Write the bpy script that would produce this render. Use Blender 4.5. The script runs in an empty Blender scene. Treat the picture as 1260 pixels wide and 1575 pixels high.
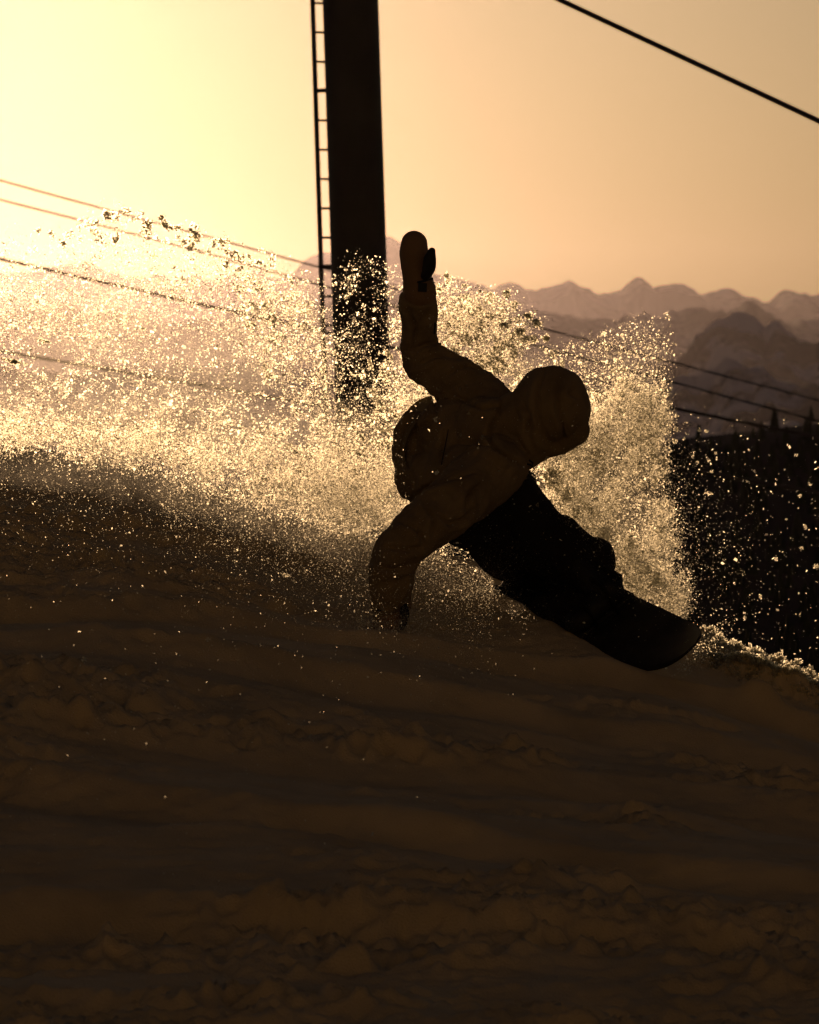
import bpy, bmesh, math
import numpy as np
from mathutils import Vector, Matrix

rng = np.random.default_rng(7)
sc = bpy.context.scene
R = math.radians

ORD = ['first', 'second', 'third', 'fourth', 'fifth', 'sixth', 'seventh', 'eighth', 'ninth', 'tenth', 'eleventh', 'twelfth', 'thirteenth', 'fourteenth', 'fifteenth', 'sixteenth', 'seventeenth', 'eighteenth', 'nineteenth', 'twentieth']
ORD += [t + w for t in ('twenty-', 'thirty-', 'forty-', 'fifty-', 'sixty-') for w in ORD[:9] + ['tenth']]
ORD = [{'twenty-tenth': 'thirtieth', 'thirty-tenth': 'fortieth', 'forty-tenth': 'fiftieth', 'fifty-tenth': 'sixtieth', 'sixty-tenth': 'seventieth'}.get(w, w) for w in ORD]
def number_row(objs, text):
    for i, o in enumerate(sorted(objs, key=lambda o: o.location.x / o.location.y)):
        o['label'] = '%s, %s from the left' % (text, ORD[i])

# ------------------------------------------------------------------ camera
F = 8000.0                       # focal length in photo pixels (photo 1260 x 1575)
PITCH = math.atan(187.5 / F)     # looks slightly down: true horizon at photo row 600
cam_d = bpy.data.cameras.new('camera')
cam = bpy.data.objects.new('camera', cam_d)
sc.collection.objects.link(cam)
sc.camera = cam
cam.location = (0, 0, 0)
cam.rotation_euler = (math.pi / 2 - PITCH, 0, 0)
cam_d.sensor_fit = 'HORIZONTAL'
cam_d.sensor_width = 24.0
cam_d.lens = 24.0 * F / 1260.0
cam_d.clip_start = 0.1
cam_d.clip_end = 60000
cam_d.dof.use_dof = True
cam_d.dof.focus_distance = 20.0
cam_d.dof.aperture_fstop = 9.0
cam_d.dof.aperture_blades = 9

# ------------------------------------------------------------------ sky, sun, exposure
SUN_EL, SUN_AZ = R(4.9), R(-5.3)          # azimuth measured from +Y towards +X
wd = bpy.data.worlds.new('World')
sc.world = wd
wd.use_nodes = True
nt = wd.node_tree
nt.nodes.clear()
sky = nt.nodes.new('ShaderNodeTexSky')
sky.sky_type = 'NISHITA'
sky.sun_disc = False
sky.sun_elevation = SUN_EL
sky.sun_rotation = SUN_AZ
sky.altitude = 1500
sky.air_density = 0.8
sky.dust_density = 10
sky.ozone_density = 0.3
tint = nt.nodes.new('ShaderNodeMix'); tint.data_type = 'RGBA'; tint.blend_type = 'MULTIPLY'
tint.inputs[0].default_value = 1.0
tint.inputs[7].default_value = (0.67, 0.74, 0.98, 1)   # warm white balance of the photograph
bg = nt.nodes.new('ShaderNodeBackground')
bg.inputs['Strength'].default_value = 0.05
wo = nt.nodes.new('ShaderNodeOutputWorld')
nt.links.new(sky.outputs[0], tint.inputs[6])
nt.links.new(tint.outputs[2], bg.inputs['Color'])
nt.links.new(bg.outputs[0], wo.inputs['Surface'])

sd = bpy.data.lights.new('sun', 'SUN')
sd.energy = 5.0
sd.angle = R(0.53)
sd.color = (1.0, 0.62, 0.34)
sun = bpy.data.objects.new('sun', sd)
sc.collection.objects.link(sun)
SUNDIR = Vector((math.sin(SUN_AZ) * math.cos(SUN_EL), math.cos(SUN_AZ) * math.cos(SUN_EL), math.sin(SUN_EL)))
sun.rotation_euler = (-SUNDIR).to_track_quat('-Z', 'Y').to_euler()
sun.location = SUNDIR * 60

vs = sc.view_settings
vs.view_transform = 'Standard'
vs.look = 'None'
vs.gamma = 1.0
vs.exposure = -2.24
vs.use_curve_mapping = False
sc.cycles.max_bounces = 6
sc.cycles.diffuse_bounces = 2
sc.cycles.transmission_bounces = 4
sc.cycles.volume_bounces = 0
sc.cycles.use_denoising = True
sc.cycles.sample_clamp_indirect = 4.0
HAZE_DENSITY = 1.15e-5

# ------------------------------------------------------------------ helpers
SP, CP = math.sin(PITCH), math.cos(PITCH)
def P(px, py, d):
    """world point seen at photo pixel (px, py) at distance d along the view axis"""
    px = np.asarray(px, float); py = np.asarray(py, float); d = np.asarray(d, float)
    v = (787.5 - py) / F * d
    return np.stack(np.broadcast_arrays((px - 630) / F * d, d * CP + v * SP, -d * SP + v * CP), -1)

def V(px, py, d):
    return Vector(P(px, py, d).tolist())

def hash3(ix, iy, iz, seed):
    h = (ix.astype(np.int64) * 374761393 + iy.astype(np.int64) * 668265263 + iz.astype(np.int64) * 2147483647 + seed * 974634777) & 0xFFFFFFFF
    h = ((h ^ (h >> 13)) * 1274126177) & 0xFFFFFFFF
    h = (h ^ (h >> 16)) * 2246822519 & 0xFFFFFFFF
    return ((h ^ (h >> 15)) & 0xFFFFFF) / float(0xFFFFFF)

def vnoise(x, y, z=None, seed=0):
    x = np.asarray(x, float); y = np.asarray(y, float)
    z = np.zeros_like(x) if z is None else np.asarray(z, float)
    x0 = np.floor(x); y0 = np.floor(y); z0 = np.floor(z)
    fx, fy, fz = x - x0, y - y0, z - z0
    fx = fx * fx * fx * (fx * (fx * 6 - 15) + 10); fy = fy * fy * fy * (fy * (fy * 6 - 15) + 10); fz = fz * fz * fz * (fz * (fz * 6 - 15) + 10)
    def c(a, b, d): return hash3(x0 + a, y0 + b, z0 + d, seed)
    flat = not np.any(z)
    def layer(d):
        a = c(0, 0, d) * (1 - fx) + c(1, 0, d) * fx
        b = c(0, 1, d) * (1 - fx) + c(1, 1, d) * fx
        return a * (1 - fy) + b * fy
    if flat:
        return layer(0) * 2 - 1
    return (layer(0) * (1 - fz) + layer(1) * fz) * 2 - 1

def fbm(x, y, z=None, octaves=4, seed=0, gain=0.5):
    s = 0.0; a = 1.0; t = 0.0
    for o in range(octaves):
        k = 2.03 ** o
        s = s + a * vnoise(x * k + 17.3 * o, y * k + 9.1 * o, None if z is None else z * k + 5.7 * o, seed + o)
        t += a; a *= gain
    return s / t

def sstep(a, b, x):
    t = np.clip((x - a) / (b - a), 0, 1)
    return t * t * (3 - 2 * t)

def mesh_np(name, verts, faces):
    """mesh from numpy verts (n,3) and faces (m,k) of one size k"""
    me = bpy.data.meshes.new(name)
    verts = np.ascontiguousarray(verts, dtype=np.float32); faces = np.ascontiguousarray(faces, dtype=np.int32)
    m, k = faces.shape
    me.vertices.add(len(verts)); me.vertices.foreach_set('co', verts.ravel())
    me.loops.add(m * k); me.loops.foreach_set('vertex_index', faces.ravel())
    me.polygons.add(m); me.polygons.foreach_set('loop_start', np.arange(0, m * k, k, dtype=np.int32))
    me.update(calc_edges=True)
    return me

def link(name, me, mat=None, parent=None, smooth=False):
    o = bpy.data.objects.new(name, me)
    sc.collection.objects.link(o)
    if mat is not None and me is not None and not me.materials:
        me.materials.append(mat)
    if smooth:
        me.polygons.foreach_set('use_smooth', np.ones(len(me.polygons), dtype=bool))
    if parent is not None:
        o.parent = parent
        o.matrix_parent_inverse = Matrix.Translation(-parent.location)
    return o

def tag(o, label=None, cat=None, group=None, kind=None):
    for k, v in (('label', label), ('category', cat), ('group', group), ('kind', kind)):
        if v: o[k] = v
    return o

def empty(name, loc):
    o = bpy.data.objects.new(name, None)
    sc.collection.objects.link(o)
    o.location = loc
    o.empty_display_size = 0.2
    return o

def grid_faces(nr, nc):
    i = np.arange(nr - 1)[:, None] * nc + np.arange(nc - 1)[None, :]
    i = i.ravel()
    return np.stack([i, i + 1, i + nc + 1, i + nc], 1)

class MB:
    """collects simple shapes into one mesh"""
    def __init__(self): self.v = []; self.f = []; self.n = 0
    def add(self, v, f):
        self.v.extend([tuple(map(float, p)) for p in v]); self.f.extend([tuple(int(i) + self.n for i in q) for q in f]); self.n += len(v)
        return self
    def tube(self, pts, rad, seg=12, up=None, flat=1.0, cap=True):
        """lofted tube; rad: number or per-point (r or (r_side, r_up))"""
        pts = [Vector(p) for p in pts]; n = len(pts)
        if not hasattr(rad, '__len__'): rad = [rad] * n
        v = []; ref = Vector(up) if up is not None else Vector((0.13, 0.2, 1))
        for i, p in enumerate(pts):
            t = (pts[min(i + 1, n - 1)] - pts[max(i - 1, 0)])
            t = t.normalized() if t.length > 1e-9 else Vector((0, 0, 1))
            s = t.cross(ref)
            if s.length < 1e-4: s = t.cross(Vector((1, 0.3, 0)))
            s.normalize(); u = s.cross(t).normalized()
            r = rad[i]; r1, r2 = r if hasattr(r, '__len__') else (r, r * flat)
            for k in range(seg):
                a = 2 * math.pi * k / seg
                v.append(p + s * (math.cos(a) * r1) + u * (math.sin(a) * r2))
        f = []
        for i in range(n - 1):
            for k in range(seg):
                a = i * seg + k; b = i * seg + (k + 1) % seg
                f.append((a, b, b + seg, a + seg))
        if cap:
            f.append(tuple(range(seg - 1, -1, -1))); f.append(tuple(range((n - 1) * seg, n * seg)))
        return self.add(v, f)
    def ball(self, c, r, rot=None, nu=20, nv=12):
        """ellipsoid; r number or (rx, ry, rz); rot 3x3"""
        if not hasattr(r, '__len__'): r = (r, r, r)
        M = rot if rot is not None else Matrix.Identity(3)
        c = Vector(c); v = [c + M @ Vector((0, 0, r[2]))]
        for j in range(1, nv):
            th = math.pi * j / nv
            for i in range(nu):
                ph = 2 * math.pi * i / nu
                v.append(c + M @ Vector((r[0] * math.sin(th) * math.cos(ph), r[1] * math.sin(th) * math.sin(ph), r[2] * math.cos(th))))
        v.append(c + M @ Vector((0, 0, -r[2])))
        f = []
        for i in range(nu): f.append((0, 1 + i, 1 + (i + 1) % nu))
        for j in range(nv - 2):
            for i in range(nu):
                a = 1 + j * nu + i; b = 1 + j * nu + (i + 1) % nu
                f.append((a, a + nu, b + nu, b))
        e = len(v) - 1; s = 1 + (nv - 2) * nu
        for i in range(nu): f.append((e, s + (i + 1) % nu, s + i))
        return self.add(v, f)
    def box(self, c, h, rot=None):
        M = rot if rot is not None else Matrix.Identity(3)
        c = Vector(c)
        v = [c + M @ Vector((x * h[0], y * h[1], z * h[2])) for x in (-1, 1) for y in (-1, 1) for z in (-1, 1)]
        return self.add(v, [(0, 1, 3, 2), (4, 6, 7, 5), (0, 4, 5, 1), (2, 3, 7, 6), (0, 2, 6, 4), (1, 5, 7, 3)])
    def mesh(self, name):
        me = bpy.data.meshes.new(name)
        me.from_pydata(self.v, [], self.f)
        bm = bmesh.new(); bm.from_mesh(me); bmesh.ops.recalc_face_normals(bm, faces=bm.faces[:]); bm.to_mesh(me); bm.free()
        me.update()
        return me

def fuse(mb, name, voxel=0.009, smooth=8, bevel=None):
    """one continuous skin over the overlapping closed shapes of mb"""
    me = mb.mesh(name + '_raw')
    o = bpy.data.objects.new('tmp', me); sc.collection.objects.link(o)
    m = o.modifiers.new('r', 'REMESH'); m.mode = 'VOXEL'; m.voxel_size = voxel
    if smooth:
        m = o.modifiers.new('s', 'SMOOTH'); m.factor = 0.5; m.iterations = smooth
    dg = bpy.context.evaluated_depsgraph_get()
    out = bpy.data.meshes.new_from_object(o.evaluated_get(dg))
    bpy.data.objects.remove(o); bpy.data.meshes.remove(me)
    out.name = name
    return out

def get_co(me):
    a = np.empty(len(me.vertices) * 3, np.float32); me.vertices.foreach_get('co', a); return a.reshape(-1, 3)
def get_no(me):
    a = np.empty(len(me.vertices) * 3, np.float32); me.vertices.foreach_get('normal', a); return a.reshape(-1, 3)
def set_co(me, a):
    me.vertices.foreach_set('co', np.ascontiguousarray(a, dtype=np.float32).ravel()); me.update()

# ------------------------------------------------------------------ materials
def mat(name, col, rough=0.8, metal=0.0, spec=0.3, noise=None, bump=0.0, bscale=60.0, coat=0.0):
    """noise = (scale, second colour, low, high)"""
    m = bpy.data.materials.new(name); m.use_nodes = True
    t = m.node_tree; b = t.nodes['Principled BSDF']
    b.inputs['Base Color'].default_value = (*col, 1)
    b.inputs['Roughness'].default_value = rough
    b.inputs['Metallic'].default_value = metal
    b.inputs['Specular IOR Level'].default_value = spec
    b.inputs['Coat Weight'].default_value = coat
    geo = t.nodes.new('ShaderNodeNewGeometry')
    if noise:
        n = t.nodes.new('ShaderNodeTexNoise'); n.inputs['Scale'].default_value = noise[0]; n.inputs['Detail'].default_value = 6
        r = t.nodes.new('ShaderNodeValToRGB')
        r.color_ramp.elements[0].position = noise[2]; r.color_ramp.elements[0].color = (*col, 1)
        r.color_ramp.elements[1].position = noise[3]; r.color_ramp.elements[1].color = (*noise[1], 1)
        t.links.new(geo.outputs['Position'], n.inputs['Vector']); t.links.new(n.outputs['Fac'], r.inputs[0])
        t.links.new(r.outputs[0], b.inputs['Base Color'])
    if bump:
        n2 = t.nodes.new('ShaderNodeTexNoise'); n2.inputs['Scale'].default_value = bscale; n2.inputs['Detail'].default_value = 5
        bp = t.nodes.new('ShaderNodeBump'); bp.inputs['Strength'].default_value = bump; bp.inputs['Distance'].default_value = 0.01
        t.links.new(geo.outputs['Position'], n2.inputs['Vector']); t.links.new(n2.outputs['Fac'], bp.inputs['Height']); t.links.new(bp.outputs[0], b.inputs['Normal'])
    return m

def spray_material(name, thin=0.45, glow=0.4):
    """ice plates: light passes through them, most of it close to its own direction"""
    m = bpy.data.materials.new(name); m.use_nodes = True
    t = m.node_tree; t.nodes.clear()
    out = t.nodes.new('ShaderNodeOutputMaterial')
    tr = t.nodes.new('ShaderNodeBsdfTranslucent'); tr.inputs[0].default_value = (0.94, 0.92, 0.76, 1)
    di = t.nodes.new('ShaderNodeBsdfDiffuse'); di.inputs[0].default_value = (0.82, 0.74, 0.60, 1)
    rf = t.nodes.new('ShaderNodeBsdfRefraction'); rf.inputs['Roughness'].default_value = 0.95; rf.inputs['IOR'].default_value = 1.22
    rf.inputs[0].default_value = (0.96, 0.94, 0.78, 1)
    m1 = t.nodes.new('ShaderNodeMixShader'); m1.inputs[0].default_value = thin
    m2 = t.nodes.new('ShaderNodeMixShader'); m2.inputs[0].default_value = glow
    t.links.new(di.outputs[0], m1.inputs[1]); t.links.new(tr.outputs[0], m1.inputs[2])
    t.links.new(m1.outputs[0], m2.inputs[1]); t.links.new(rf.outputs[0], m2.inputs[2])
    t.links.new(m2.outputs[0], out.inputs['Surface'])
    return m

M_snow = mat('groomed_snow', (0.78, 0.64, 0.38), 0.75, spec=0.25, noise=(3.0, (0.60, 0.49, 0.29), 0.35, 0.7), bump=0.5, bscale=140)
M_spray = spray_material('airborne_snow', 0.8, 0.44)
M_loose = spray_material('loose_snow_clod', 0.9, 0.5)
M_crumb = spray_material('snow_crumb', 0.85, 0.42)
M_steel = mat('weathered_pylon_steel', (0.026, 0.024, 0.022), 0.6, 0.3, noise=(2.0, (0.018, 0.016, 0.015), 0.4, 0.65))
M_rope = mat('steel_rope', (0.05, 0.047, 0.045), 0.5, 0.6)
M_jacket = mat('ochre_shell_fabric', (0.27, 0.20, 0.10), 0.72, spec=0.3, noise=(9, (0.20, 0.145, 0.07), 0.4, 0.65), bump=0.15, bscale=400)
M_trous = mat('black_shell_fabric', (0.012, 0.011, 0.011), 0.8, spec=0.2, bump=0.15, bscale=400)
M_leather = mat('tan_mitten_leather', (0.26, 0.16, 0.075), 0.6, bump=0.2, bscale=250)
M_black = mat('black_rubber', (0.012, 0.012, 0.013), 0.55, bump=0.1, bscale=200)
M_skin = mat('skin', (0.42, 0.24, 0.16), 0.5)
M_lens = mat('goggle_lens', (0.02, 0.02, 0.024), 0.12, spec=0.6, coat=0.6)
M_deck = mat('dark_board_topsheet', (0.016, 0.014, 0.013), 0.35, spec=0.4, noise=(14, (0.03, 0.026, 0.022), 0.45, 0.6))
M_base = mat('board_base', (0.03, 0.03, 0.032), 0.35)
M_pine = mat('dark_conifer_needles', (0.035, 0.045, 0.025), 0.9, spec=0.1, noise=(1.5, (0.05, 0.06, 0.032), 0.4, 0.65))
M_bark = mat('conifer_bark', (0.05, 0.036, 0.027), 0.9)
M_forest_floor = mat('forest_floor', (0.045, 0.04, 0.03), 0.95, noise=(0.05, (0.09, 0.085, 0.08), 0.62, 0.75))

def flap_material():
    m = bpy.data.materials.new('thin_ochre_cloth'); m.use_nodes = True
    t = m.node_tree; b = t.nodes['Principled BSDF']; o = t.nodes['Material Output']
    b.inputs['Base Color'].default_value = (0.34, 0.26, 0.12, 1); b.inputs['Roughness'].default_value = 0.8
    tr = t.nodes.new('ShaderNodeBsdfTranslucent'); tr.inputs[0].default_value = (0.26, 0.19, 0.07, 1)
    mx = t.nodes.new('ShaderNodeMixShader'); mx.inputs[0].default_value = 0.3
    t.links.new(b.outputs[0], mx.inputs[1]); t.links.new(tr.outputs[0], mx.inputs[2]); t.links.new(mx.outputs[0], o.inputs['Surface'])
    return m
M_flap = flap_material()

def mountain_mat(name, scale, lo, hi, snow=0.6):
    m = bpy.data.materials.new(name); m.use_nodes = True
    t = m.node_tree; b = t.nodes['Principled BSDF']; b.inputs['Roughness'].default_value = 0.9; b.inputs['Specular IOR Level'].default_value = 0.1
    geo = t.nodes.new('ShaderNodeNewGeometry')
    n = t.nodes.new('ShaderNodeTexNoise'); n.inputs['Scale'].default_value = scale; n.inputs['Detail'].default_value = 7; n.inputs['Roughness'].default_value = 0.55
    r = t.nodes.new('ShaderNodeValToRGB')
    r.color_ramp.elements[0].position = lo; r.color_ramp.elements[0].color = (snow, snow * 0.95, snow * 0.9, 1)
    r.color_ramp.elements[1].position = hi; r.color_ramp.elements[1].color = (0.045, 0.043, 0.036, 1)
    t.links.new(geo.outputs['Position'], n.inputs['Vector']); t.links.new(n.outputs['Fac'], r.inputs[0]); t.links.new(r.outputs[0], b.inputs['Base Color'])
    return m

# ------------------------------------------------------------------ snow slope (ground sheet reaching the horizon)
crest = np.array([(-700, 610, 24.5), (-250, 660, 23.6), (0, 692, 23.0), (200, 716, 22.6), (350, 757, 22.2), (500, 806, 21.8), (650, 846, 21.4), (760, 880, 21.15), (850, 915, 20.95), (1080, 977, 20.6), (1260, 1050, 20.6), (1600, 1180, 20.8)])
cp = P(crest[:, 0], crest[:, 1], crest[:, 2])
mid = np.array([(-700, 760, 19.8), (-250, 800, 19.8), (0, 832, 19.8), (200, 866, 19.8), (350, 898, 19.8), (500, 935, 19.8), (650, 965, 19.7), (850, 1005, 19.8), (1000, 1034, 19.8), (1260, 1112, 19.8), (1600, 1230, 19.8)])
mp = P(mid[:, 0], mid[:, 1], mid[:, 2])

def ground_base(x, y):
    xs = np.clip(x, cp[0, 0], cp[-1, 0])
    yc = np.interp(xs, cp[:, 0], cp[:, 1]); zc = np.interp(xs, cp[:, 0], cp[:, 2])
    ym = np.interp(np.clip(x, mp[0, 0], mp[-1, 0]), mp[:, 0], mp[:, 1]); zm = np.interp(np.clip(x, mp[0, 0], mp[-1, 0]), mp[:, 0], mp[:, 2])
    xo = np.clip(x, -6, 6)
    zn = -1.66 - 0.05 * xo; yn = 13.3
    slope_n = (zm - zn) / (ym - yn)
    z = np.where(y < yn, zn + np.maximum(y - yn, -9) * 0.10,
        np.where(y < ym, zn + slope_n * (y - yn),
        np.where(y < yc, zm + (zc - zm) * (y - ym) / (yc - ym), 0)))
    t = np.maximum(y - yc, 0)
    zb = zc - 0.02 * t - 0.22 * t * t / (t + 1.5) + 0.035 * np.minimum(t, 60)
    zb = np.maximum(zb, -300 + zc * 0)
    z = np.where(y >= yc, zb, z)
    # unseen hillside behind the camera, added to bounce warm sun and block bluish sky
    z = z + 75 * sstep(-8, -110, y) + 90 * sstep(-80, -400, y)
    return z

def growing(a, b, n, ratio=1.35, d0=0.02):
    """coordinates from a outward to b with growing steps"""
    out = [a]; d = d0
    s = 1 if b > a else -1
    while (b - out[-1]) * s > d and len(out) < 400:
        out.append(out[-1] + s * d); d *= ratio
    out.append(b)
    return out[1:]

xin = np.arange(-1.95, 1.95, 0.0088)
yin = np.concatenate([np.arange(12.4, 19.0, 0.016), np.arange(19.0, 22.0, 0.011), np.arange(22.0, 23.8, 0.03)])
X = np.concatenate([growing(-1.95, -11000, 60, 1.28, 0.012)[::-1], xin, growing(xin[-1], 11000, 60, 1.28, 0.012)])
Y = np.concatenate([growing(12.4, -2500, 60, 1.28, 0.02)[::-1], yin, growing(yin[-1], 15500, 60, 1.22, 0.035)])
gx, gy = np.meshgrid(X, Y)
gz = ground_base(gx, gy)
# smooth the breaks of slope with a short kernel along both directions (in index space, inner part)
for it in range(14):
    gz[1:-1, :] = 0.25 * gz[:-2, :] + 0.5 * gz[1:-1, :] + 0.25 * gz[2:, :]
    gz[:, 1:-1] = 0.25 * gz[:, :-2] + 0.5 * gz[:, 1:-1] + 0.25 * gz[:, 2:]
near = np.exp(-np.maximum(np.abs(gx) - 2.2, 0) * 1.2) * np.exp(-np.maximum(11.5 - gy, 0) * 0.6) * np.exp(-np.maximum(gy - 26, 0) * 0.3)
# chopped, piste-skied snow: lumpy bands between smoother scraped plates, all running across the slope
tx = gx * 0.97 + gy * 0.10; ty = gy - gx * 0.28
band = fbm(tx * 0.42, ty * 1.25, octaves=3, seed=3)
lump_mask = 0.12 + 0.88 * sstep(-0.28, 0.22, band + 0.35 * fbm(tx * 1.6, ty * 2.6, octaves=2, seed=11))
bil = 1 - np.abs(fbm(tx * 3.6, ty * 7.0, octaves=4, seed=21, gain=0.55)) * 2
bil2 = 1 - np.abs(fbm(tx * 11, ty * 16, octaves=3, seed=31)) * 2
clod = np.maximum(fbm(tx * 8, ty * 10, octaves=3, seed=41), 0) ** 1.3
dz = 0.075 * fbm(tx * 0.8, ty * 1.5, octaves=3, seed=5)
dz += lump_mask * (0.060 * (bil - 0.5) + 0.024 * (bil2 - 0.4) + 0.085 * clod)
dz += (1 - lump_mask) * 0.006 * fbm(tx * 4, ty * 22, octaves=3, seed=51)
# carved tracks: long shallow furrows with a raised lip
for (off, sl, w, dep) in ((14.35, 0.16, 0.16, 0.055), (15.6, -0.05, 0.13, 0.05), (16.9, 0.22, 0.18, 0.05), (18.15, 0.12, 0.12, 0.04), (19.0, 0.30, 0.10, 0.045)):
    yy = gy - (off + sl * gx + 0.08 * vnoise(gx * 1.1, gx * 0 + off, seed=61))
    dz += -dep * np.exp(-(yy / w) ** 2) + 0.75 * dep * np.exp(-((yy - 1.7 * w) / (0.6 * w)) ** 2)
xs_c = np.clip(gx, cp[0, 0], cp[-1, 0])
tcrest = gy - np.interp(xs_c, cp[:, 0], cp[:, 1])
calm = 1 - 0.72 * np.exp(-(tcrest / 0.9) ** 2)
dz *= calm
# crumbly edge left by earlier boards along the crest
dz += 0.085 * np.exp(-((tcrest + 0.40 - 0.05 * vnoise(gx * 4, gx * 0, seed=78)) / 0.05) ** 2) * sstep(1.15, 1.35, gx) * (0.8 + 0.4 * vnoise(gx * 7, gx * 0 + 9, seed=79))
cr = (np.exp(-((tcrest + 0.03) / 0.16) ** 2) + 0.9 * np.exp(-((tcrest + 0.45) / 0.12) ** 2)) * sstep(0.6, 1.1, gx)
dz += cr * (0.055 * np.maximum(fbm(gx * 16, gy * 16, octaves=3, seed=71), -0.1) + 0.035 * np.maximum(fbm(gx * 34, gy * 34, octaves=2, seed=72), 0))
# a lip catching the sun, right of the board
lx = gx - 1.0; lip_y = 19.62 - 0.12 * lx + 0.05 * vnoise(gx * 3, gx * 0, seed=75)
dz += 0.085 * np.exp(-((gy - lip_y) / 0.05) ** 2) * sstep(1.05, 1.3, gx) * (0.7 + 0.5 * vnoise(gx * 9, gx * 0 + 3, seed=76))
# snow pushed up by the board's edge, in front of it
pb = P(np.array([690, 760, 830, 900, 960]), np.array([905, 925, 955, 990, 1020]), np.array([20.45, 20.2, 19.9, 19.7, 19.55]))
dist = np.full(gx.shape, 9.0)
for i in range(len(pb) - 1):
    a = pb[i, :2]; b = pb[i + 1, :2]; ab = b - a
    t = np.clip(((gx - a[0]) * ab[0] + (gy - a[1]) * ab[1]) / (ab @ ab), 0, 1)
    dist = np.minimum(dist, np.hypot(gx - a[0] - t * ab[0], gy - a[1] - t * ab[1]))
dz += 0.085 * np.exp(-(dist / 0.17) ** 2) * sstep(0.95, 0.5, gx) * (0.9 + 0.25 * fbm(gx * 7, gy * 7, octaves=3, seed=81))
gz = gz + dz * near
# far outside the piste: broad swells
farm = sstep(30, 400, np.hypot(gx, gy - 20))
gz = gz + farm * 6 * fbm(gx * 0.004, gy * 0.004, octaves=4, seed=91) * np.clip(np.hypot(gx, gy) / 800, 0, 3)
gverts = np.stack([gx, gy, gz], -1).reshape(-1, 3)
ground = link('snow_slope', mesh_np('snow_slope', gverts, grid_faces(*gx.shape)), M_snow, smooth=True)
tag(ground, kind='structure', label='chopped ski piste in shade, falling from left to right')
ix_s = np.argsort(X)
def ground_z(x, y):
    j = np.clip(np.searchsorted(Y, y), 1, len(Y) - 1); i = np.clip(np.searchsorted(X, x), 1, len(X) - 1)
    return np.maximum(gz[j, i], gz[j - 1, i - 1])

# ------------------------------------------------------------------ mountains
def mountain(name, label, D, prof, depth, base, material, seed, rough, nx=520):
    """a range whose skyline runs through photo pixels prof at distance D (m); real front and back slopes"""
    prof = np.array(prof, float)
    x = np.linspace(P(prof[0, 0], 600, D)[0], P(prof[-1, 0], 600, D)[0], nx)
    px = x / D * F + 630
    ridge = (600 - np.interp(px, prof[:, 0], prof[:, 1])) / F * D
    v = np.concatenate([np.linspace(0, 1, 70), np.linspace(1.02, 1.6, 12)])
    gxx, gv = np.meshgrid(x, v)
    rr = np.broadcast_to(ridge, gxx.shape)
    s = np.where(gv <= 1, gv, 2 - gv)
    yy = D + (gv - 1) * depth + depth * 0.10 * fbm(gxx / depth * 2.2, gv * 0, octaves=3, seed=seed + 9) * (1 - np.abs(gv - 1)) ** 0
    k = rough
    rid = 1 - 2 * np.abs(fbm(gxx / depth * 9 + gv * 1.5, gv * 3.5, octaves=5, seed=seed, gain=0.55))
    h = base + (rr - base) * (s ** 0.85) * 1.0
    h = h + k * (rid - 0.75) * np.clip(1 - s, 0, 1) ** 0.45 * s * 1.6
    h = np.minimum(h, np.where(gv <= 1, rr + 0 * h, h))
    edge = k * 0.11 * (0.6 - np.abs(fbm(gxx / depth * 45, gxx * 0, octaves=4, seed=seed + 3, gain=0.6)) * 2)
    h = h + edge * s ** 3
    me = mesh_np(name, np.stack([gxx, yy, h], -1).reshape(-1, 3), grid_faces(*gxx.shape))
    o = link(name, me, material, smooth=True)
    return tag(o, kind='structure', label=label)

M_m1 = mountain_mat('far_range', 0.006, 0.40, 0.50, 0.5)
M_m2 = mountain_mat('middle_range', 0.010, 0.42, 0.52, 0.6)
M_m3 = mountain_mat('snowy_wooded_hills', 0.028, 0.48, 0.54, 0.85)
mountain('far_mountains', 'palest jagged range along the skyline', 12000,
    [(-1500, 430), (-900, 400), (-400, 436), (-150, 405), (0, 420), (120, 402), (260, 425), (380, 412), (440, 424), (455, 412), (475, 394), (510, 382), (560, 366), (600, 360), (622, 368), (640, 398), (670, 420), (720, 436), (760, 441), (785, 431), (812, 446), (832, 447), (860, 434), (878, 428), (900, 438), (915, 450), (945, 447), (968, 440), (990, 426), (1008, 440), (1020, 436), (1047, 431), (1080, 450), (1105, 445), (1135, 444), (1160, 452), (1190, 455), (1204, 450), (1240, 449), (1262, 456), (1400, 430), (1700, 445), (2200, 420), (2800, 450)],
    3500, -280, M_m1, 101, 160)
mountain('middle_mountains', 'middle range of softer hazy crests below the skyline', 7000,
    [(-1500, 520), (-700, 500), (-200, 530), (100, 470), (300, 500), (480, 455), (620, 450), (760, 470), (900, 500), (1000, 486), (1060, 482), (1120, 478), (1150, 466), (1175, 474), (1210, 492), (1300, 500), (1500, 470), (2000, 490), (2800, 510)],
    2400, -280, M_m2, 131, 120)
mountain('snowy_hills', 'nearer snowy hills with dark woods below the cables', 3300,
    [(-1500, 610), (-600, 590), (-200, 560), (100, 575), (400, 560), (700, 600), (900, 590), (1010, 575), (1045, 558), (1075, 520), (1110, 492), (1135, 484), (1170, 492), (1210, 498), (1240, 508), (1262, 520), (1400, 560), (1700, 540), (2200, 580), (2800, 560)],
    1100, -240, M_m3, 161, 60)
mountain('wooded_foothill', 'lowest wooded snowy foothill just above the dark forest', 1900,
    [(-1500, 660), (-600, 650), (0, 640), (500, 650), (900, 640), (1010, 600), (1050, 585), (1100, 560), (1140, 556), (1180, 566), (1230, 590), (1290, 600), (1500, 610), (2000, 600), (2800, 640)],
    700, -160, M_m3, 191, 35)

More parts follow.
